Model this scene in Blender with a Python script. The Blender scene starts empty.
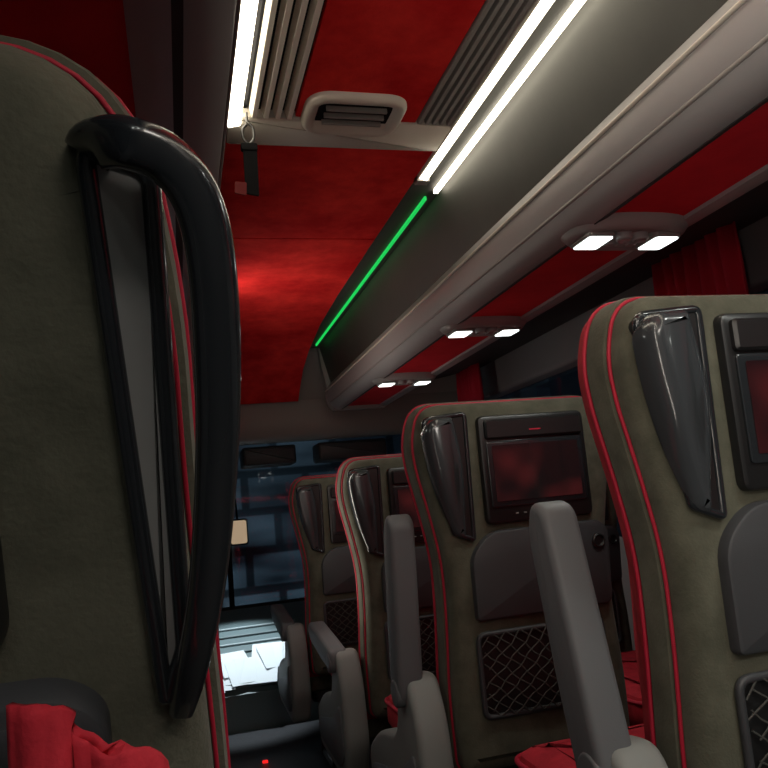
import bpy, bmesh, math, random
from mathutils import Vector, Matrix
S=bpy.context.scene
try:
    S.view_settings.view_transform='Standard'
    S.view_settings.exposure=0.38
except Exception: pass
rad=math.radians
# ------------------------------------------------------------ materials
def mat(name,col,rough=.6,metal=0,col2=None,nscale=20,bump=0,bscale=200,emit=None,estr=0,coat=0,sheen=0,spec=.5):
    m=bpy.data.materials.new(name); m.use_nodes=True
    nt=m.node_tree; b=nt.nodes['Principled BSDF']
    b.inputs['Base Color'].default_value=(*col,1); b.inputs['Roughness'].default_value=rough
    b.inputs['Metallic'].default_value=metal
    b.inputs['Specular IOR Level'].default_value=spec
    b.inputs['Coat Weight'].default_value=coat; b.inputs['Sheen Weight'].default_value=sheen
    tc=nt.nodes.new('ShaderNodeTexCoord')
    if col2:
        n=nt.nodes.new('ShaderNodeTexNoise'); n.inputs['Scale'].default_value=nscale; n.inputs['Detail'].default_value=7; n.inputs['Roughness'].default_value=.62
        nt.links.new(tc.outputs['Object'],n.inputs['Vector'])
        r=nt.nodes.new('ShaderNodeValToRGB'); r.color_ramp.elements[0].position=.35; r.color_ramp.elements[1].position=.68
        r.color_ramp.elements[0].color=(*col,1); r.color_ramp.elements[1].color=(*col2,1)
        nt.links.new(n.outputs['Fac'],r.inputs['Fac']); nt.links.new(r.outputs['Color'],b.inputs['Base Color'])
    if bump:
        n2=nt.nodes.new('ShaderNodeTexNoise'); n2.inputs['Scale'].default_value=bscale; n2.inputs['Detail'].default_value=3
        nt.links.new(tc.outputs['Object'],n2.inputs['Vector'])
        bp=nt.nodes.new('ShaderNodeBump'); bp.inputs['Strength'].default_value=bump; bp.inputs['Distance'].default_value=.002
        nt.links.new(n2.outputs['Fac'],bp.inputs['Height']); nt.links.new(bp.outputs['Normal'],b.inputs['Normal'])
    if emit:
        b.inputs['Emission Color'].default_value=(*emit,1); b.inputs['Emission Strength'].default_value=estr
    return m
M={}
M['suede']=mat('olive_suede',(.080,.080,.058),.95,col2=(.14,.138,.102),nscale=14,bump=.45,bscale=260,sheen=.1,spec=.2)
M['redfab']=mat('red_fabric',(.42,.01,.025),.85,col2=(.6,.02,.04),nscale=30,bump=.3,bscale=300)
M['pipe']=mat('red_piping',(.50,.010,.04),.6)
M['gloss']=mat('gloss_black_plastic',(.018,.021,.025),.22,coat=.5)
M['blade']=mat('handle_grey_gloss',(.045,.05,.056),.22,coat=.5)
M['satin']=mat('satin_grey_plastic',(.24,.24,.235),.38)
M['tray']=mat('dark_grey_plastic',(.05,.052,.058),.5,bump=.1,bscale=600)
M['grey']=mat('grey_armrest_plastic',(.14,.145,.155),.55,bump=.1,bscale=500)
M['base']=mat('grey_side_panel',(.26,.27,.26),.55)
M['black']=mat('matte_black',(.008,.008,.009),.8,spec=.1)
M['bezel']=mat('black_bezel',(.014,.014,.015),.35)
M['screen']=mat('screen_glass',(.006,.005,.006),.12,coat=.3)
M['net']=mat('net_cord',(.06,.06,.055),.7)
M['steel']=mat('dark_steel',(.1,.1,.1),.4,metal=.9)
M['redceil']=mat('red_suede_ceiling',(.58,.008,.012),.9,col2=(.95,.045,.038),nscale=6,bump=.4,bscale=180,spec=.1)
M['redpanel']=mat('red_service_panel',(.46,.010,.022),.85,col2=(.60,.018,.03),nscale=6,bump=.2,spec=.2)
M['beige']=mat('beige_trim',(.58,.54,.47),.5)
M['rail']=mat('rack_rail_plastic',(.29,.28,.285),.42)
M['lid']=mat('rack_lid',(.038,.040,.037),.55,col2=(.050,.052,.047),nscale=5)
M['hdr']=mat('front_header_plastic',(.28,.265,.25),.5)
M['dark']=mat('dark_lining',(.03,.03,.032),.7)
M['louvre']=mat('cream_louvre',(.85,.80,.70),.5)
M['louvred']=mat('grey_louvre',(.3,.29,.27),.5)
M['ledw']=mat('led_warm',(1,1,1),.5,emit=(1,.89,.70),estr=5.6)
M['ledg']=mat('led_green',(0,.2,.05),.5,emit=(.02,1,.16),estr=.45)
M['lamp']=mat('lamp_lens',(1,1,1),.5,emit=(.9,1,.95),estr=2.2)
M['floor']=mat('bus_floor_vinyl',(.03,.03,.034),.5,col2=(.045,.045,.05),nscale=60)
M['wall']=mat('wall_lining',(.24,.25,.265),.6)
M['curtain']=mat('red_curtain',(.55,.012,.04),.85,bump=.2)
M['paper']=mat('paper',(.8,.85,.88),.7)
M['podm']=mat('pod_plastic',(.26,.26,.26),.35)
M['redled']=mat('red_step_led',(.3,0,0),.5,emit=(1,.02,.02),estr=.8)
M['mirror']=mat('mirror_face',(.6,.5,.4),.3,emit=(1,.72,.45),estr=.25)  # warm reflection on the mirror put in as weak emission
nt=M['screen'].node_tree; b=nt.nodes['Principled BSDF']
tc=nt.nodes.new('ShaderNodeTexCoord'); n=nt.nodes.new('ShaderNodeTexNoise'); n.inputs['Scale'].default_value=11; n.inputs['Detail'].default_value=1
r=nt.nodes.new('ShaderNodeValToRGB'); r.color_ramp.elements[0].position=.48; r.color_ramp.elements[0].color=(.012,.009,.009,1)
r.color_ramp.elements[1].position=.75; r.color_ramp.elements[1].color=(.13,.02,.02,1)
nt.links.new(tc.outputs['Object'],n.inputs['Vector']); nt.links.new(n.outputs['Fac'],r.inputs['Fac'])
nt.links.new(r.outputs['Color'],b.inputs['Emission Color']); b.inputs['Emission Strength'].default_value=.25  # red reflection on the screens painted in as dim noise emission
g=bpy.data.materials.new('window_glass'); g.use_nodes=True; nt=g.node_tree
for x in list(nt.nodes): nt.nodes.remove(x)
o=nt.nodes.new('ShaderNodeOutputMaterial'); mx=nt.nodes.new('ShaderNodeMixShader'); t=nt.nodes.new('ShaderNodeBsdfTransparent'); gl=nt.nodes.new('ShaderNodeBsdfGlossy')
t.inputs['Color'].default_value=(.5,.55,.6,1); gl.inputs['Roughness'].default_value=.03; mx.inputs['Fac'].default_value=.12
nt.links.new(t.outputs[0],mx.inputs[1]); nt.links.new(gl.outputs[0],mx.inputs[2]); nt.links.new(mx.outputs[0],o.inputs[0]); M['glass']=g
# ------------------------------------------------------------ geometry helpers
def mk(name,me,mt,parent=None,loc=None):
    ob=bpy.data.objects.new(name,me); S.collection.objects.link(ob)
    if mt is not None and len(me.materials)==0: me.materials.append(mt)
    if parent: ob.parent=parent
    if loc: ob.location=loc
    return ob
def finish(bm,name,ang=40):
    bmesh.ops.recalc_face_normals(bm,faces=bm.faces[:])
    me=bpy.data.meshes.new(name); bm.to_mesh(me); bm.free()
    for p in me.polygons: p.use_smooth=True
    try: me.set_sharp_from_angle(angle=rad(ang))
    except Exception: pass
    return me
def rpoly(pts,r,n=6):
    out=[]; N=len(pts)
    if not isinstance(r,(list,tuple)): r=[r]*N
    for i in range(N):
        p0=Vector(pts[i-1]);p=Vector(pts[i]);p1=Vector(pts[(i+1)%N])
        a=(p0-p);b=(p1-p)
        rr=min(r[i],a.length*.49,b.length*.49)
        if rr<1e-5: out.append(p); continue
        A=p+a.normalized()*rr;B=p+b.normalized()*rr
        for k in range(n+1):
            t=k/n; out.append(A*(1-t)**2+p*2*t*(1-t)+B*t*t)
    return out
def rrect(x0,x1,z0,z1,r,n=5): return rpoly([(x0,z0),(x1,z0),(x1,z1),(x0,z1)],r,n)
def inset(o,d):
    N=len(o); area=sum(o[i][0]*o[(i+1)%N][1]-o[(i+1)%N][0]*o[i][1] for i in range(N))
    sg=1 if area>0 else -1; out=[]
    for i in range(N):
        e=Vector(o[(i+1)%N])-Vector(o[i-1])
        if e.length<1e-9: out.append(Vector(o[i]));continue
        e.normalize(); out.append(Vector(o[i])+Vector((-e.y,e.x))*sg*d)
    return out
def axmap(ax,u,v,w):
    if ax=='y': return (u,w,v)
    if ax=='x': return (w,u,v)
    return (u,v,w)
def slab(name,outline,layers,ax='y',ang=40):
    bm=bmesh.new(); rings=[]
    for w,d in layers:
        rings.append([bm.verts.new(axmap(ax,p[0],p[1],w)) for p in inset(outline,d)])
    N=len(outline)
    for a,b2 in zip(rings[:-1],rings[1:]):
        for i in range(N):
            bm.faces.new((a[i],a[(i+1)%N],b2[(i+1)%N],b2[i]))
    bm.faces.new(rings[0]); bm.faces.new(rings[-1])
    return finish(bm,name,ang)
def rl(w0,w1,r,k=4):
    L=[]
    for i in range(k+1):
        a=i/k*math.pi/2; L.append((w0+r*(1-math.cos(a)) if w1>w0 else w0-r*(1-math.cos(a)), r*(1-math.sin(a))))
    for i in range(k+1):
        a=i/k*math.pi/2; L.append((w1-r*(1-math.sin(a)) if w1>w0 else w1+r*(1-math.sin(a)), r*(1-math.cos(a))))
    return L
def tube(name,path,r,closed=False,seg=10,bm=None):
    own=bm is None
    if own: bm=bmesh.new()
    P=[Vector(p) for p in path]; N=len(P); rings=[]
    rr=r if isinstance(r,(list,tuple)) else [r]*N
    up=None
    for i in range(N):
        if closed: t=P[(i+1)%N]-P[i-1]
        else: t=P[min(i+1,N-1)]-P[max(i-1,0)]
        t.normalize()
        if up is None:
            up=Vector((0,0,1)) if abs(t.z)<.9 else Vector((1,0,0))
            up=(up-t*up.dot(t)).normalized()
        else: up=(up-t*up.dot(t)).normalized()
        s=t.cross(up)
        rings.append([bm.verts.new(P[i]+(up*math.cos(a)+s*math.sin(a))*rr[i]) for a in [2*math.pi*k/seg for k in range(seg)]])
    for i in range(N if closed else N-1):
        a=rings[i];b2=rings[(i+1)%N]
        for k in range(seg): bm.faces.new((a[k],a[(k+1)%seg],b2[(k+1)%seg],b2[k]))
    if not closed: bm.faces.new(rings[0]); bm.faces.new(rings[-1])
    if own: return finish(bm,name,60)
def flatbar(name,path,ws,ds,seg=18):
    bm=bmesh.new(); P=[Vector(p) for p in path]; N=len(P); rings=[]
    for i in range(N):
        t=P[min(i+1,N-1)]-P[max(i-1,0)]; t.y=0; t.normalize(); n=Vector((t.z,0,-t.x))
        ring=[]
        for k in range(seg):
            a=2*math.pi*k/seg; c,s=math.cos(a),math.sin(a)
            e=.6
            ring.append(bm.verts.new(P[i]+n*ws[i]*math.copysign(abs(c)**e,c)+Vector((0,1,0))*ds[i]*math.copysign(abs(s)**e,s)))
        rings.append(ring)
    for a,b2 in zip(rings[:-1],rings[1:]):
        for k in range(seg): bm.faces.new((a[k],a[(k+1)%seg],b2[(k+1)%seg],b2[k]))
    bm.faces.new(rings[0]); bm.faces.new(rings[-1])
    return finish(bm,name,60)
def smooth(pts,n=8):
    P=[Vector(p) for p in pts]; out=[]
    for i in range(len(P)-1):
        p0=P[max(i-1,0)];p1=P[i];p2=P[i+1];p3=P[min(i+2,len(P)-1)]
        for k in range(n):
            t=k/n
            out.append(.5*((2*p1)+(p2-p0)*t+(2*p0-5*p1+4*p2-p3)*t*t+(3*p1-p0-3*p2+p3)*t**3))
    out.append(P[-1]); return out
def prism(name,poly,y0,y1,mt,parent=None,ang=40):
    return mk(name,slab(name,[Vector(p) for p in poly],[(y0,0),(y1,0)],'y',ang),mt,parent)
def box(name,x0,x1,y0,y1,z0,z1,mt,parent=None,bev=0):
    if bev: me=slab(name,rrect(x0,x1,z0,z1,bev),rl(y0,y1,bev,3))
    else: me=slab(name,[Vector(p) for p in ((x0,z0),(x1,z0),(x1,z1),(x0,z1))],[(y0,0),(y1,0)])
    return mk(name,me,mt,parent)
def empty(name,loc=(0,0,0),parent=None):
    e=bpy.data.objects.new(name,None); e.empty_display_size=.1; S.collection.objects.link(e); e.location=loc
    if parent: e.parent=parent
    return e
# ------------------------------------------------------------ seat template
PZ=.45; T=.05
def seat_meshes(s,bsh=0.0,tsh=0.0,kind='wide'):
    A={}
    def bz(p): return (p[0],p[1]-PZ)
    half=[(.205,.42),(.208,.58),(.198,.74),(.197,.86),(.214,.96),(.238,1.07),(.243,1.13),(.222,1.205)]
    rr=[.03,.06,.07,.07,.07,.06,.04,.075]
    if kind=='loop':
        half=[(.262,.42),(.262,.60),(.258,.80),(.246,.98),(.243,1.10),(.222,1.205)]
        rr=[.03,.1,.1,.1,.1,.075]
    pts=[(x,z) for x,z in half]+[(-x,z) for x,z in reversed(half)]
    rr=rr+rr[::-1]
    out=rpoly([bz(p) for p in pts],rr,7)
    out=[Vector((p.x,p.y+(.012*(1-(p.x/.24)**2) if p.y>.70 else 0))) for p in out]
    out2=inset(out,-.009)
    shell=slab('shell',out,[(-T,.035),(-T+.0015,.024),(-T+.006,.012),(-T+.014,.004),(-T+.026,0),(-.004,0.0),(0,.004)])
    A['shell']=(shell,M['suede'])
    A['side_panel_fabric']=(slab('side_panel_fabric',out2,[(-.004,.010),(.0,.002),(.012,0),(.040,0),(.046,.006)]),M['suede'])
    A['front_padding']=(slab('front_padding',out2,[(.044,.006),(.05,0),(.075,.006),(.095,.026),(.102,.055)]),M['redfab'])
    def ring(o,y): return [(p.x,y,p.y) for p in o if True]
    pr_=(.0028,.0034) if kind=='wide' else (.0014,.0022)
    A['piping_rear']=(tube('piping_rear',ring(inset(out,-.002),-.006),pr_[0],True,8),M['pipe'])
    A['piping_front']=(tube('piping_front',ring(inset(out2,0),.046),pr_[1],True,8),M['pipe'])
    e=.243
    X=lambda d:s*(e-d)
    if kind=='wide':
        w=[(X(.112),1.184),(X(.012),1.176),(X(.062),.925),(X(.106),.908)]
        plate=rpoly([bz(p) for p in w],[.010,.02,.006,.006],5)
        A['handle_recess']=(slab('handle_recess',plate,[(-T+.012,0),(-T-.006,0),(-T-.008,.002)]),M['bezel'])
        A['handle_rim']=(tube('handle_rim',[(p.x,-T-.006,p.y) for p in plate],.006,True,8),M['gloss'])
        bl=[(X(.074),1.178),(X(.022),1.176),(X(.006),1.150),(X(.012),1.08),(X(.030),1.00),(X(.062),.920),(X(.088),.912),(X(.090),.98),(X(.086),1.10)]
        bo=rpoly([bz(p) for p in bl],[.010,.014,.02,.05,.05,.012,.010,.05,.04],5)
        dp=.042
        bm=bmesh.new(); rings=[]
        for wv,dd in ((0,0),(-dp*.5,0),(-dp*.8,.003),(-dp*.95,.008),(-dp,.016)):
            ring_=[]
            for p in inset(bo,dd):
                t=min(1,max(0,(p.y+PZ-.91)/.16)); f=.25+.75*(t*t*(3-2*t))
                ring_.append(bm.verts.new((p.x,-T-.004+wv*f,p.y)))
            rings.append(ring_)
        N=len(bo)
        for a,b2 in zip(rings[:-1],rings[1:]):
            for i in range(N): bm.faces.new((a[i],a[(i+1)%N],b2[(i+1)%N],b2[i]))
        bm.faces.new(rings[0]); bm.faces.new(rings[-1])
        A['grab_handle']=(finish(bm,'grab_handle',50),M['blade'])
    else:
        w=[(X(.030),1.166),(X(.004),1.158),(X(.000),.925),(X(.010),.895)]
        plate=rpoly([bz(p) for p in w],[.008,.008,.004,.004],5)
        A['handle_recess']=(slab('handle_recess',plate,[(-T+.03,0),(-T-.003,0),(-T-.005,.002)]),M['satin'])
        A['handle_rim']=(tube('handle_rim',[(p.x,-T-.004,p.y) for p in plate],.0045,True,8),M['gloss'])
        pr=.034
        pth=smooth([(X(.029),-T-.0,1.162-PZ),(X(.025),-T-.018,1.166-PZ),(X(.012),-T-pr,1.1665-PZ),(X(-.004),-T-pr,1.160-PZ),(X(-.015),-T-pr,1.143-PZ),(X(-.0195),-T-pr,1.11-PZ),
            (X(-.019),-T-pr,1.05-PZ),(X(-.013),-T-pr*.85,.98-PZ),(X(-.004),-T-pr*.55,.925-PZ),(X(.003),-T-.002,.888-PZ)],6)
        n=len(pth); ws=[];ds=[]
        for i in range(n):
            t=i/(n-1); ws.append(.0100 if t<.6 else .0100-.0035*(t-.6)/.4); ds.append(.009+.005*math.sin(math.pi*t))
        A['grab_handle']=(flatbar('grab_handle',pth,ws,ds),M['gloss'])
    cx=-s*.028+bsh
    x0,x1=cx-.132,cx+.132
    A['monitor_housing']=(slab('monitor_housing',rrect(x0,x1,.936-PZ,1.176-PZ,.016),[(-T+.01,0),(-T-.008,0),(-T-.013,.002),(-T-.015,.006)]),M['bezel'])
    A['monitor_hood']=(slab('monitor_hood',rrect(x0+.012,x1-.012,1.122-PZ,1.166-PZ,.008),[(-T-.01,0),(-T-.022,.0),(-T-.026,.004)]),M['bezel'])
    A['monitor_frame']=(slab('monitor_frame',rrect(x0+.014,x1-.014,.972-PZ,1.118-PZ,.006),[(-T-.01,0),(-T-.018,0),(-T-.019,.002)]),M['gloss'])
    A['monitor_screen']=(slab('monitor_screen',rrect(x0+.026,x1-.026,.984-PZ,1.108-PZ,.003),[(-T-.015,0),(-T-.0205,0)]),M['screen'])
    bm=bmesh.new()
    for k in range(7):
        xx=cx-.06+.02*k
        tube('',[(xx-.003,-T-.016,.955-PZ),(xx+.003,-T-.016,.955-PZ)],.0018,False,6,bm)
    A['monitor_buttons']=(finish(bm,'monitor_buttons'),M['base'])
    A['monitor_badge']=(slab('monitor_badge',rrect(cx-.014,cx+.014,1.137-PZ,1.140-PZ,.001),[(-T-.02,0),(-T-.0268,0)]),M['pipe'])
    tp=[(-.150,.735),(.180,.735),(.190,.90),(.170,.922),(-.100,.922),(-.150,.875)]
    if kind=='loop': tp=[(-.155,.735),(.185,.735),(.200,.90),(.175,.916),(-.135,.916),(-.155,.90)]
    tp=[(-s*p[0]+tsh,p[1]) for p in tp]
    to=rpoly([bz(p) for p in tp],[.01,.02,.02,.02,.03,.03],5)
    A['tray_table']=(slab('tray_table',to,[(-T+.005,0),(-T-.012,0),(-T-.017,.002),(-T-.019,.006)]),M['tray'])
    lx=-s*.158+tsh
    ci=[Vector((lx+.016*math.cos(a),.876-PZ+.016*math.sin(a))) for a in [2*math.pi*k/20 for k in range(20)]]
    A['tray_latch']=(slab('tray_latch',ci,[(-T-.015,0),(-T-.024,0),(-T-.026,.003),(-T-.022,.006),(-T-.022,.010)]),M['bezel'])
    px0,px1,pz0,pz1=-.150,.150,.535,.705
    po=rrect(px0,px1,pz0-PZ,pz1-PZ,.018)
    A['pocket_back']=(slab('pocket_back',po,[(-T+.002,0),(-T-.002,0)]),M['bezel'])
    A['pocket_frame']=(tube('pocket_frame',[(p.x,-T-.006,p.y) for p in po],.006,True,8),M['tray'])
    bm=bmesh.new(); st=.033
    H=pz1-pz0
    for dirn in (1,-1):
        k=-12
        while k<24:
            xs=px0+k*st
            pp=[]
            for q in range(0,15):
                z=pz0+H*q/14; x=xs+dirn*(H*q/14)*1.15 + .004*math.sin(q*1.7)
                if px0+.003<x<px1-.003: 
                    u=(x-px0)/(px1-px0); v=q/14
                    pp.append((x,-T-.008-.02*math.sin(math.pi*u)*math.sin(math.pi*(v*.8+.1)),z-PZ))
            if len(pp)>1: tube('',pp,.0015,False,5,bm)
            k+=1
    A['pocket_net']=(finish(bm,'pocket_net'),M['net'])
    B={}
    co=rrect(-.235,.235,.03,.50,.05)
    B['seat_cushion']=(slab('seat_cushion',co,[(.39,.03),(.40,.01),(.415,0),(.455,0),(.480,.008),(.492,.03),(.497,.06)],'z'),M['redfab'])
    B['cushion_piping']=(tube('cushion_piping',[(p.x,p.y,.47) for p in inset(co,-.001)],.005,True,8),M['pipe'])
    B['cushion_skirt']=(slab('cushion_skirt',inset(co,.004),[(.335,.03),(.35,.012),(.41,.002),(.448,0)],'z'),M['suede'])
    B['seat_frame']=(slab('seat_frame',rrect(-.2,.2,.06,.42,.03),[(.30,0),(.34,0)],'z'),M['steel'])
    bm=bmesh.new()
    for yy in (.10,.36):
        tube('',[(-.12,yy,.0),(-.12,yy,.31)],.02,False,10,bm); tube('',[(.12,yy,.0),(.12,yy,.31)],.02,False,10,bm)
    for xx in (-.12,.12): tube('',[(xx,.05,.02),(xx,.41,.02)],.018,False,8,bm)
    B['pedestal']=(finish(bm,'pedestal'),M['steel'])
    sp=rpoly([(-.065,.36),(.0,.24),(.42,.25),(.43,.38),(.30,.45),(.12,.48),(.085,.62),(.0,.63),(-.050,.54)],[.04,.04,.05,.04,.06,.06,.03,.03,.05],5)
    B['side_panel']=(slab('side_panel',sp,rl(s*.228,s*.302,.016),'x'),M['base'])
    sp2=rpoly([(-.03,.33),(.04,.28),(.38,.29),(.38,.35),(.10,.41),(-.02,.48)],.03,5)
    B['side_panel_cover']=(slab('side_panel_cover',sp2,[(s*.296,0),(s*.306,0),(s*.309,.004)],'x'),M['grey'])
    kn=[Vector((.035+.030*math.cos(a),.590+.030*math.sin(a))) for a in [2*math.pi*k/20 for k in range(20)]]
    B['armrest_hub']=(slab('armrest_hub',kn,rl(s*.25,s*.322,.006),'x'),M['grey'])
    ar=rpoly([(-.035,-.036),(.12,-.040),(.34,-.030),(.385,.000),(.365,.036),(.10,.036),(-.030,.034)],[.03,.05,.04,.02,.03,.06,.03],5)
    arm=(slab('armrest_pad',ar,rl(-.029,.029,.012),'x'),M['grey'])
    return A,B,arm
TR=seat_meshes(-1); TL=seat_meshes(1)
SBW=seat_meshes(1,.060,.050,'loop')
def seat(x,y,zoff,rec,tmpl,s,arm_ang=None,armz=.60):
    A,B,arm=tmpl
    root=empty('bus_seat',(x,y,zoff))
    bk=empty('backrest',(0,0,PZ),root); bk.rotation_euler=(rad(rec),0,0)
    for k,(me,mt) in A.items(): mk(k,me,mt,bk)
    for k,(me,mt) in B.items():
        if arm_ang is None and k in('armrest_hub','side_panel','side_panel_cover'): continue
        mk(k,me,mt,root)
    if arm_ang is not None:
        a=mk('armrest',arm[0],arm[1],root,(s*.290,.035,armz)); a.rotation_euler=(rad(arm_ang),0,0)
    return root
rows=[(.812,.90,0.040,78,.572),(.750,1.62,.005,98,.60),(.738,2.36,-.055,6,.60),(.690,3.14,-.065,6,.60)]
for i,(x,y,dz,aa,az) in enumerate(rows):
    seat(x,y,dz,2,TR,-1,aa,az)
    seat(x+(.505 if i!=1 else .520),y,dz,2,TR,-1,None)
seat(-.245,.65,.078,24,SBW,1,None)
seat(-.78,.65,0,8,TL,1,None)
for y,dz in ((1.40,0),(2.10,-.055),(2.84,-.055)):
    seat(-.265,y,dz,4,TL,1,94)
    seat(-.78,y,dz,4,TL,1,None)
# ------------------------------------------------------------ bus shell
Y0,Y1=-1.6,3.7
XL,XR=-1.05,1.60
box('floor',XL,XR,Y0,1.93,-.08,0,M['floor'])
box('floor_front',XL,XR,1.93,4.05,-.16,-.055,M['floor'])
box('floor_cab',XL,XR,4.05,5.6,-.5,-.40,M['floor'])
box('plinth_left',-.5,-.1,.5,1.1,0,.07,M['floor'])
box('plinth_right',.55,1.55,.86,1.40,0,.036,M['floor'])
box('wall_back',XL,XR,Y0-.05,Y0,0,1.9,M['wall'])
box('ceiling',XL,XR,Y0,3.45,1.82,1.86,M['dark'])
for nm,x0,x1,gx in (('right',XR,XR+.05,XR+.02),('left',XL-.05,XL,XL-.02)):
    box('wall_'+nm,x0,x1,Y0,5.0,-.5,.80,M['wall'])
    box('trim_window_head_'+nm,min(x0,x1)-(.06 if nm=='right' else 0),max(x0,x1)+(.06 if nm=='left' else 0),Y0,5.0,1.50,1.90,M['wall'],bev=.02)
    for k,yy in enumerate((-1.5,.1,1.95,3.75)):
        box('pillar_%s_%d'%(nm,k),min(x0,x1)-(.03 if nm=='right' else 0),max(x0,x1)+(.03 if nm=='left' else 0),yy,yy+.12,.8,1.52,M['wall'],bev=.02)
    box('window_%s'%nm,gx-.003,gx+.003,Y0,5.0,.8,1.52,M['glass'])
cz=1.80
cl=empty('ceiling_panel')
box('red_panel_near',.262,.518,Y0,1.375,cz-.004,cz+.015,M['redceil'],cl)
box('red_panel_far',.13,.602,1.49,2.045,cz-.004,cz+.015,M['redceil'],cl)
def sheet(name,prof,x0,x1,mt,parent,th=.02):
    bm=bmesh.new(); top=[];bot=[]
    for y,z in prof:
        bot.append((bm.verts.new((x0,y,z)),bm.verts.new((x1,y,z)))); top.append((bm.verts.new((x0,y,z+th)),bm.verts.new((x1,y,z+th))))
    for i in range(len(prof)-1):
        bm.faces.new((bot[i][0],bot[i][1],bot[i+1][1],bot[i+1][0])); bm.faces.new((top[i][0],top[i+1][0],top[i+1][1],top[i][1]))
        bm.faces.new((bot[i][0],bot[i+1][0],top[i+1][0],top[i][0])); bm.faces.new((bot[i][1],top[i][1],top[i+1][1],bot[i+1][1]))
    bm.faces.new((bot[0][0],top[0][0],top[0][1],bot[0][1])); bm.faces.new((bot[-1][0],bot[-1][1],top[-1][1],top[-1][0]))
    return mk(name,finish(bm,name,30),mt,parent)
sheet('red_panel_forward',[(2.053,cz-.004),(2.6,cz-.006),(3.0,cz-.02),(3.3,cz-.06),(3.5,cz-.11),(3.64,cz-.18),(3.72,cz-.23)],.13,.602,M['redceil'],cl)
sheet('forward_lining',[(3.56,cz-.01),(3.62,cz-.06),(3.68,cz-.14),(3.74,cz-.22)],XL,XR,M['hdr'],cl)
cv=empty('ceiling_air_vent',(0,0,0))
mk('cross_trim',slab('cross_trim',rpoly([(.13,1.378),(.61,1.378),(.61,1.488),(.13,1.488)],.004,2),[(cz+.01,0),(cz-.008,0),(cz-.012,.006)],'z'),M['beige'],cv)
vo=rrect(.272,.482,1.275,1.425,.055,8)
mk('vent_frame',slab('vent_frame',vo,[(cz+.005,0),(cz-.010,0),(cz-.018,.006),(cz-.020,.014),(cz-.018,.022),(cz-.008,.028)],'z',60),M['beige'],cv)
mk('vent_dark',slab('vent_dark',inset(vo,.029),[(cz-.004,0),(cz-.0085,0)],'z'),M['black'],cv)
for k in range(3):
    yy=1.320+k*.026
    box('vent_slat',.315,.440,yy,yy+.006,cz-.018,cz-.008,M['louvred'],cv)
lv=empty('ceiling_louvre')
box('louvre_back',.165,.262,Y0,1.375,cz+.008,cz+.016,M['black'],lv)
for k in range(4):
    x=.168+k*.0235
    prism('louvre_fin',[(x,cz+.01),(x+.006,cz-.012),(x+.015,cz-.012),(x+.009,cz+.01)],Y0,1.375,M['louvre'],lv)
lv2=empty('ceiling_louvre')
box('louvre_back',.518,.602,Y0,1.375,cz+.008,cz+.016,M['black'],lv2)
for k in range(5):
    x=.522+k*.0165
    prism('louvre_fin',[(x,cz+.01),(x+.001,cz-.008),(x+.009,cz-.008),(x+.008,cz+.01)],Y0,1.375,M['louvred'],lv2)
def area(name,loc,rot,sx,sy,e,col,parent=None):
    L=bpy.data.lights.new(name,'AREA'); L.shape='RECTANGLE'; L.size=sx; L.size_y=sy; L.energy=e; L.color=col
    o=bpy.data.objects.new(name,L); S.collection.objects.link(o); o.location=loc; o.rotation_euler=rot
    if parent: o.parent=parent
    return o
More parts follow.
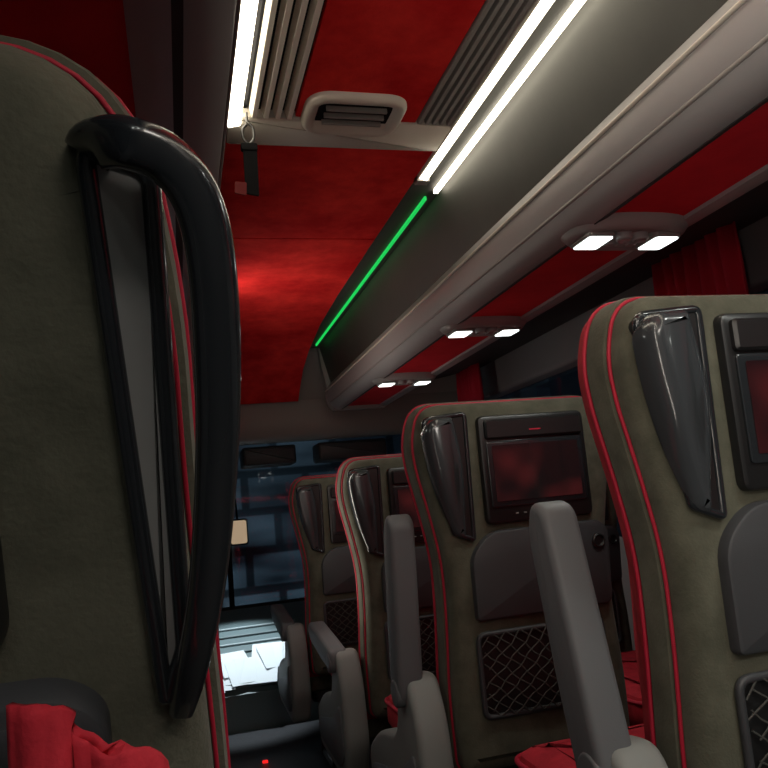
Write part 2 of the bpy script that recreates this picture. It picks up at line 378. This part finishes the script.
def rack(side):
    f=(lambda x:x) if side=='right' else (lambda x:.80-x)
    wallx=XR if side=='right' else XL
    rk=empty('luggage_rack')
    P=lambda L:[(f(x),1+z) for x,z in L]
    ye=3.5
    prism('lid',P([(.69,.80),(.735,.61),(.78,.61),(.78,.80)]),Y0,ye,M['lid'],rk)
    rp=[(.74,.625),(.726,.612),(.717,.592),(.713,.565),(.715,.535),(.724,.508),(.745,.490),(.775,.486),(.80,.495),(.80,.625)]
    if side=='left': rp=[(x if x<.74 else x+.03,z) for x,z in rp]
    prism('rail',P(rp),Y0,ye+.06,M['rail'],rk,60)
    mk('rail_bead',tube('rail_bead',[(f(.7135),Y0,1.585),(f(.7135),ye+.05,1.585)],.0035),M['beige'],rk)  # pale bead stands in for the highlight line along the rail
    mk('rail_bead',tube('rail_bead',[(f(.719),Y0,1.520),(f(.719),ye+.05,1.520)],.003),M['hdr'],rk)
    for yj in (.35,):
        prism('lid_joint',P([(.687,.80),(.733,.607),(.736,.607),(.69,.80)]),yj,yj+.008,M['black'],rk)
    xo=.97 if side=='right' else 1.12
    prism('service_panel',P([(.79,.500),(xo,.500),(xo,.53),(.79,.53)]),Y0,ye,M['redpanel'],rk)
    prism('panel_seal',P([(.775,.484),(.795,.492),(.795,.51),(.775,.51)]),Y0,ye,M['dark'],rk)
    lo=[(xo-.003,.492),(xo+.03,.490),(xo+.05,.50),(xo+.055,.52),(xo+.05,.55),(xo-.003,.55)]
    prism('service_lip',P(lo),Y0,ye,M['rail'],rk,60)
    wx=wallx if side=='right' else .8-wallx
    prism('rack_body',P([(.78,.56),(xo+.04,.56),(wx-.07,.66),(wx-.07,.80),(.78,.80)]),Y0,ye,M['dark'],rk)
    prism('end_cap',P([(.685,.82),(.695,.70),(.712,.60),(.715,.52),(.74,.485),(1.0,.485),(1.0,.82)]),ye,ye+.05,M['hdr'],rk)
    if side=='right':
        box('led_housing',.603,.688,Y0,3.5,cz-.004,cz+.02,M['lid'],rk)
        prism('led_diffuser_inner',[(.605,cz),(.605,cz-.012),(.624,cz-.018),(.630,cz)],Y0,1.62,M['ledw'],rk)
        prism('led_carrier',[(.600,cz+.01),(.600,cz-.012),(.605,cz-.012),(.605,cz+.01)],Y0,1.645,M['beige'],rk)
        box('led_end_cap',.600,.632,1.62,1.645,cz-.018,cz,M['hdr'],rk)
        box('led_diffuser_outer',.670,.681,Y0,1.70,cz-.014,cz,M['ledw'],rk)
        box('green_led_strip',.658,.664,1.74,3.42,cz-.014,cz-.003,M['ledg'],rk)
    else:
        box('led_housing',.112,.128,Y0,3.5,cz-.004,cz+.02,M['lid'],rk)
        prism('led_diffuser',[(.122,cz),(.128,cz-.022),(.152,cz-.016),(.152,cz)],Y0,1.40,M['ledw'],rk)
        a=area('ceiling_fill_light',(.116,2.45,1.700),(0,0,0),.02,2.1,3.0,(1,.90,.78),rk)  # added fill hidden by the left rack, brightens the forward red ceiling
        a.rotation_euler=Vector((1,0,.25)).to_track_quat('-Z','Y').to_euler()
        a=area('ceiling_fill_light',(.104,.35,1.700),(0,0,0),.02,1.9,4.2,(1,.90,.78),rk)  # second added fill, brightens the near ceiling panel and crossbar
        a.rotation_euler=Vector((1,0,.3)).to_track_quat('-Z','Y').to_euler()
    return rk
rack('right'); rack('left')
def pod(x,y,en):
    p=empty('reading_lamp_pod',(x,y,1.5))
    N=36
    o=[Vector((.132*math.copysign(abs(math.cos(a))**.8,math.cos(a)),.080*math.copysign(abs(math.sin(a))**.8,math.sin(a)))) for a in [2*math.pi*k/N for k in range(N)]]
    mk('pod_shell',slab('pod_shell',o,[(.0,0),(-.010,.002),(-.020,.010),(-.026,.022),(-.022,.030),(-.020,.05)],'z',60),M['podm'],p)
    for sx in (-1,1):
        r=rrect(sx*.074-.026,sx*.074+.026,-.034,.034,.008)
        mk('lamp_bezel',slab('lamp_bezel',inset(r,-.006),[(-.012,0),(-.0285,0),(-.031,.003)],'z'),M['satin'],p)
        mk('lamp_lens',slab('lamp_lens',r,[(-.02,0),(-.0330,0)],'z'),M['lamp'] if en>0 else M['podm'],p)
    for k in range(2):
        ci=[Vector((.016*math.cos(a)+(-.018+.036*k),-.022+.016*math.sin(a))) for a in [2*math.pi*q/18 for q in range(18)]]
        mk('air_nozzle',slab('air_nozzle',ci,[(-.018,0),(-.032,0),(-.035,.003),(-.031,.006),(-.031,.010)],'z'),M['rail'],p)
    for k in range(3):
        mk('call_button',slab('call_button',rrect(-.034+k*.024,-.016+k*.024,.010,.026,.003),[(-.018,0),(-.029,0),(-.030,.001)],'z'),M['rail'],p)
    if en>0:
      for sx in (-1,1):
        L=bpy.data.lights.new('reading_spot','SPOT'); L.energy=en; L.spot_size=rad(160); L.spot_blend=.6; L.shadow_soft_size=.02; L.color=(.97,1,.92)
        lo=bpy.data.objects.new('reading_spot',L); S.collection.objects.link(lo); lo.parent=p; lo.location=(sx*.078,0,-.04)
for y,en in ((-.28,2.6),(.47,2.0),(1.22,1.4),(1.95,1.1),(2.76,1.0)): pod(.875,y,en)
for y,en in ((-.28,1.0),(.47,0),(1.22,.8),(1.95,.6),(2.76,.6)): pod(-.15,y,en)
# ------------------------------------------------------------ curtains
def curtain(x,y0,y1,z0,z1):
    bm=bmesh.new(); n=60; rows_=[]
    for j in range(9):
        z=z0+(z1-z0)*j/8; row=[]
        for i in range(n+1):
            t=i/n; y=y0+(y1-y0)*t
            row.append(bm.verts.new((x+.018*math.sin(t*math.pi*2*7+.4*math.sin(j*.5))*(1-.2*j/8)+.006*math.sin(t*31+j),y,z)))
        rows_.append(row)
    for a,b2 in zip(rows_[:-1],rows_[1:]):
        for i in range(n): bm.faces.new((a[i],a[i+1],b2[i+1],b2[i]))
    c=empty('window_curtain')
    ob=mk('curtain_cloth',finish(bm,'curtain_cloth',80),M['curtain'],c)
    so=ob.modifiers.new('s','SOLIDIFY'); so.thickness=.003
    mk('curtain_rail',tube('curtain_rail',[(x,y0-.02,z1+.005),(x,y1+.02,z1+.005)],.006),M['steel'],c)
curtain(1.40,1.50,1.84,.80,1.64)
curtain(1.40,3.25,3.5,.80,1.64)
curtain(1.40,-.2,.2,.80,1.64)
# ------------------------------------------------------------ hanging strap
st=empty('hanging_strap',(.162,1.36,1.79))
mk('hook',tube('hook',smooth([(0,0,.0),(0,0,-.02),(.010,0,-.032),(.010,0,-.055),(0,0,-.066),(-.010,0,-.055),(-.010,0,-.036),(-.002,0,-.026)],6),.0028),M['steel'],st)
mk('buckle',slab('buckle',rrect(-.016,.016,-.082,-.066,.004),rl(-.006,.006,.002)),M['black'],st)
mk('webbing',slab('webbing',rpoly([(-.013,-.17),(.013,-.175),(.015,-.075),(-.012,-.075)],.003),[(-.003,0),(.003,0)]),M['black'],st)
M['tag']=mat('dark_red_tag',(.14,.004,.006),.8)
mk('red_tag',slab('red_tag',rpoly([(-.034,-.172),(-.012,-.176),(-.010,-.150),(-.032,-.148)],.003),[(-.006,0),(-.003,0)]),M['tag'],st)
# ------------------------------------------------------------ front
hd=empty('front_header')
mk('header_bar',slab('header_bar',[Vector(p) for p in rpoly([(3.75,1.60),(3.74,1.45),(3.77,1.385),(3.86,1.37),(3.92,1.45),(3.92,1.60)],[.01,.05,.03,.04,.03,.01],5)],[(XL+.01,0),(XR-.01,0)],'x'),M['hdr'],hd)
box('header_shelf',XL+.01,XR-.01,3.92,4.9,1.50,1.56,M['dark'],hd)
for k,(xa,xb) in enumerate(((-.1,.2),(.32,.60),(.72,1.1))):
    box('header_box',xa,xb,3.90,4.10,1.27,1.37,M['tray'],hd,.015)
box('window_windscreen',XL,XR,5.02,5.03,.35,1.60,M['glass'])
wf=empty('windscreen_frame')
box('sill',XL,XR,4.96,5.06,.30,.46,M['dark'],wf,.02)
box('mullion',.27,.30,4.98,5.05,.4,1.6,M['black'],wf)
box('roof_front',XL,XR,3.92,5.1,1.60,1.66,M['dark'],wf)
db=empty('dashboard')
M['dash']=mat('dash_plastic',(.14,.19,.20),.5)
M['dash2']=mat('dash_rib_plastic',(.35,.42,.44),.5)
mk('dash_top',slab('dash_top',[Vector(p) for p in ((4.94,.45),(4.62,.40),(4.08,.12),(4.08,-.39),(4.94,-.39))],[(XL+.01,0),(XR-.01,0)],'x'),M['dash'],db)
for k in range(8):
    y=4.12+.065*k; z=.12+.28*(y-4.08)/.54
    mk('dash_rib',tube('dash_rib',[(-.1,y,z+.006),(.62,y,z+.006)],.007),M['dash2'] if k%2 else M['dash'],db)
random.seed(4)
pp=empty('paper_stack')
for k in range(9):
    w,h=.17,.20
    ang=random.uniform(-.3,.3)
    cx_,t_=.10+.045*k,random.uniform(.10,.42)
    y=4.12+.40*t_; z=.12+.28*(y-4.08)/.54+.02+.003*k
    ob=mk('sheet',slab('sheet',rrect(-w/2,w/2,-h/2,h/2,.003,2),[(0,0),(.002,0)],'z'),M['paper'],pp,(cx_,y,z))
    ob.rotation_euler=(math.atan2(.28,.54),0,ang)
mr=empty('cab_mirror',(.33,4.72,.93))
mk('mirror_head',slab('mirror_head',rrect(-.060,.060,-.08,.08,.02),rl(-.012,.012,.006)),M['black'],mr)
mk('mirror_glass',slab('mirror_glass',rrect(-.046,.052,-.07,.07,.015),[(-.011,0),(-.0135,0)]),M['mirror'],mr)
mk('mirror_arm',tube('mirror_arm',smooth([(0,.01,.07),(0,.08,.2),(0,.18,.40),(0,.20,.55)],5),.006),M['black'],mr)
sl=empty('step_light',(.30,3.5,-.05))
mk('lens',slab('lens',rrect(-.012,.012,-.010,.010,.004),rl(0,.010,.003),'z'),M['redled'],sl)
om=bpy.data.materials.new('night_street'); om.use_nodes=True; nt=om.node_tree; b=nt.nodes['Principled BSDF']; b.inputs['Base Color'].default_value=(.02,.03,.04,1)
tc=nt.nodes.new('ShaderNodeTexCoord'); mp=nt.nodes.new('ShaderNodeMapping'); mp.inputs['Scale'].default_value=(.6,1,2.4)
n=nt.nodes.new('ShaderNodeTexNoise'); n.inputs['Scale'].default_value=.9; n.inputs['Detail'].default_value=2
r=nt.nodes.new('ShaderNodeValToRGB'); r.color_ramp.elements[0].position=.36; r.color_ramp.elements[0].color=(.006,.009,.012,1)
r.color_ramp.elements[1].position=.72; r.color_ramp.elements[1].color=(.09,.13,.155,1)
mp2=nt.nodes.new('ShaderNodeMapping'); mp2.inputs['Rotation'].default_value=(rad(90),0,0)
bk=nt.nodes.new('ShaderNodeTexBrick'); bk.inputs['Scale'].default_value=1.0; bk.inputs['Brick Width'].default_value=.9; bk.inputs['Row Height'].default_value=.55; bk.inputs['Mortar Size'].default_value=.07; bk.inputs['Mortar Smooth'].default_value=.4
bk.inputs['Color1'].default_value=(1.6,1.6,1.6,1); bk.inputs['Color2'].default_value=(.5,.5,.5,1); bk.inputs['Mortar'].default_value=(.3,.3,.3,1)
mm=nt.nodes.new('ShaderNodeVectorMath'); mm.operation='MULTIPLY'
nt.links.new(tc.outputs['Object'],mp2.inputs[0]); nt.links.new(mp2.outputs[0],bk.inputs['Vector'])
nt.links.new(tc.outputs['Object'],mp.inputs[0]); nt.links.new(mp.outputs[0],n.inputs[0]); nt.links.new(n.outputs['Fac'],r.inputs['Fac'])
nt.links.new(r.outputs['Color'],mm.inputs[0]); nt.links.new(bk.outputs['Color'],mm.inputs[1]); nt.links.new(mm.outputs[0],b.inputs['Emission Color']); b.inputs['Emission Strength'].default_value=1.1  # bluish night light painted in as a glow on the facade
box('building_facade',-6,6,11,11.3,-1.2,5,om)
box('street_ground',-8,10,5.7,11,-1.3,-1.2,M['floor'])
# red jacket tucked over the left seat tray
bm=bmesh.new(); bmesh.ops.create_grid(bm,x_segments=30,y_segments=30,size=.5)
for v in bm.verts:
    x,y=v.co.x,v.co.y
    top=.5-max(0,x+.35)*.22
    yy=y if y<top else top
    v.co=Vector((x*.060,-.008*math.cos(x*3)+.0035*math.sin(12*x+6*y)+.001*math.sin(40*x),yy*.2+.001*math.sin(19*x)))
ob=mk('red_jacket',finish(bm,'red_jacket',80),M['redfab'],None,(-.042,.362,.834))
ob.modifiers.new('s','SOLIDIFY').thickness=.004
L=bpy.data.lights.new('paper_fill_spot','SPOT'); L.energy=60; L.spot_size=rad(42); L.spot_blend=.5; L.color=(.82,.94,1); L.shadow_soft_size=.05  # added spot, no lamp fitting, brightens the papers on the dash
lo=bpy.data.objects.new('paper_fill_spot',L); S.collection.objects.link(lo); lo.location=(.35,4.35,1.40)
lo.rotation_euler=(Vector((.27,4.3,.25))-Vector((.35,4.35,1.40))).to_track_quat('-Z','Y').to_euler()
area('rear_fill_light',(.38,-1.0,1.76),(rad(25),0,0),.5,.3,5.5,(1,.93,.85))  # added fill behind the camera, lifts the light on the seat backs
w=bpy.data.worlds.new('world'); S.world=w; w.use_nodes=True; w.node_tree.nodes['Background'].inputs[0].default_value=(.01,.015,.02,1); w.node_tree.nodes['Background'].inputs[1].default_value=.5
# ------------------------------------------------------------ camera
Xc=Vector((.9613,.0481,-.2716)); Yc=Vector((-.2589,-.1820,-.9485))
Yc.normalize(); Xc=(Xc-Yc*Xc.dot(Yc)).normalized(); Zc=Xc.cross(Yc)
R=Matrix(((Xc.x,Xc.y,Xc.z),(Yc.x,Yc.y,Yc.z),(Zc.x,Zc.y,Zc.z)))
cd=bpy.data.cameras.new('camera'); cam=bpy.data.objects.new('camera',cd); S.collection.objects.link(cam)
cam.matrix_world=Matrix.Translation((0,0,1.0))@R.to_4x4()
cd.sensor_width=36; cd.lens=740/768*36; cd.clip_start=.01
S.camera=cam
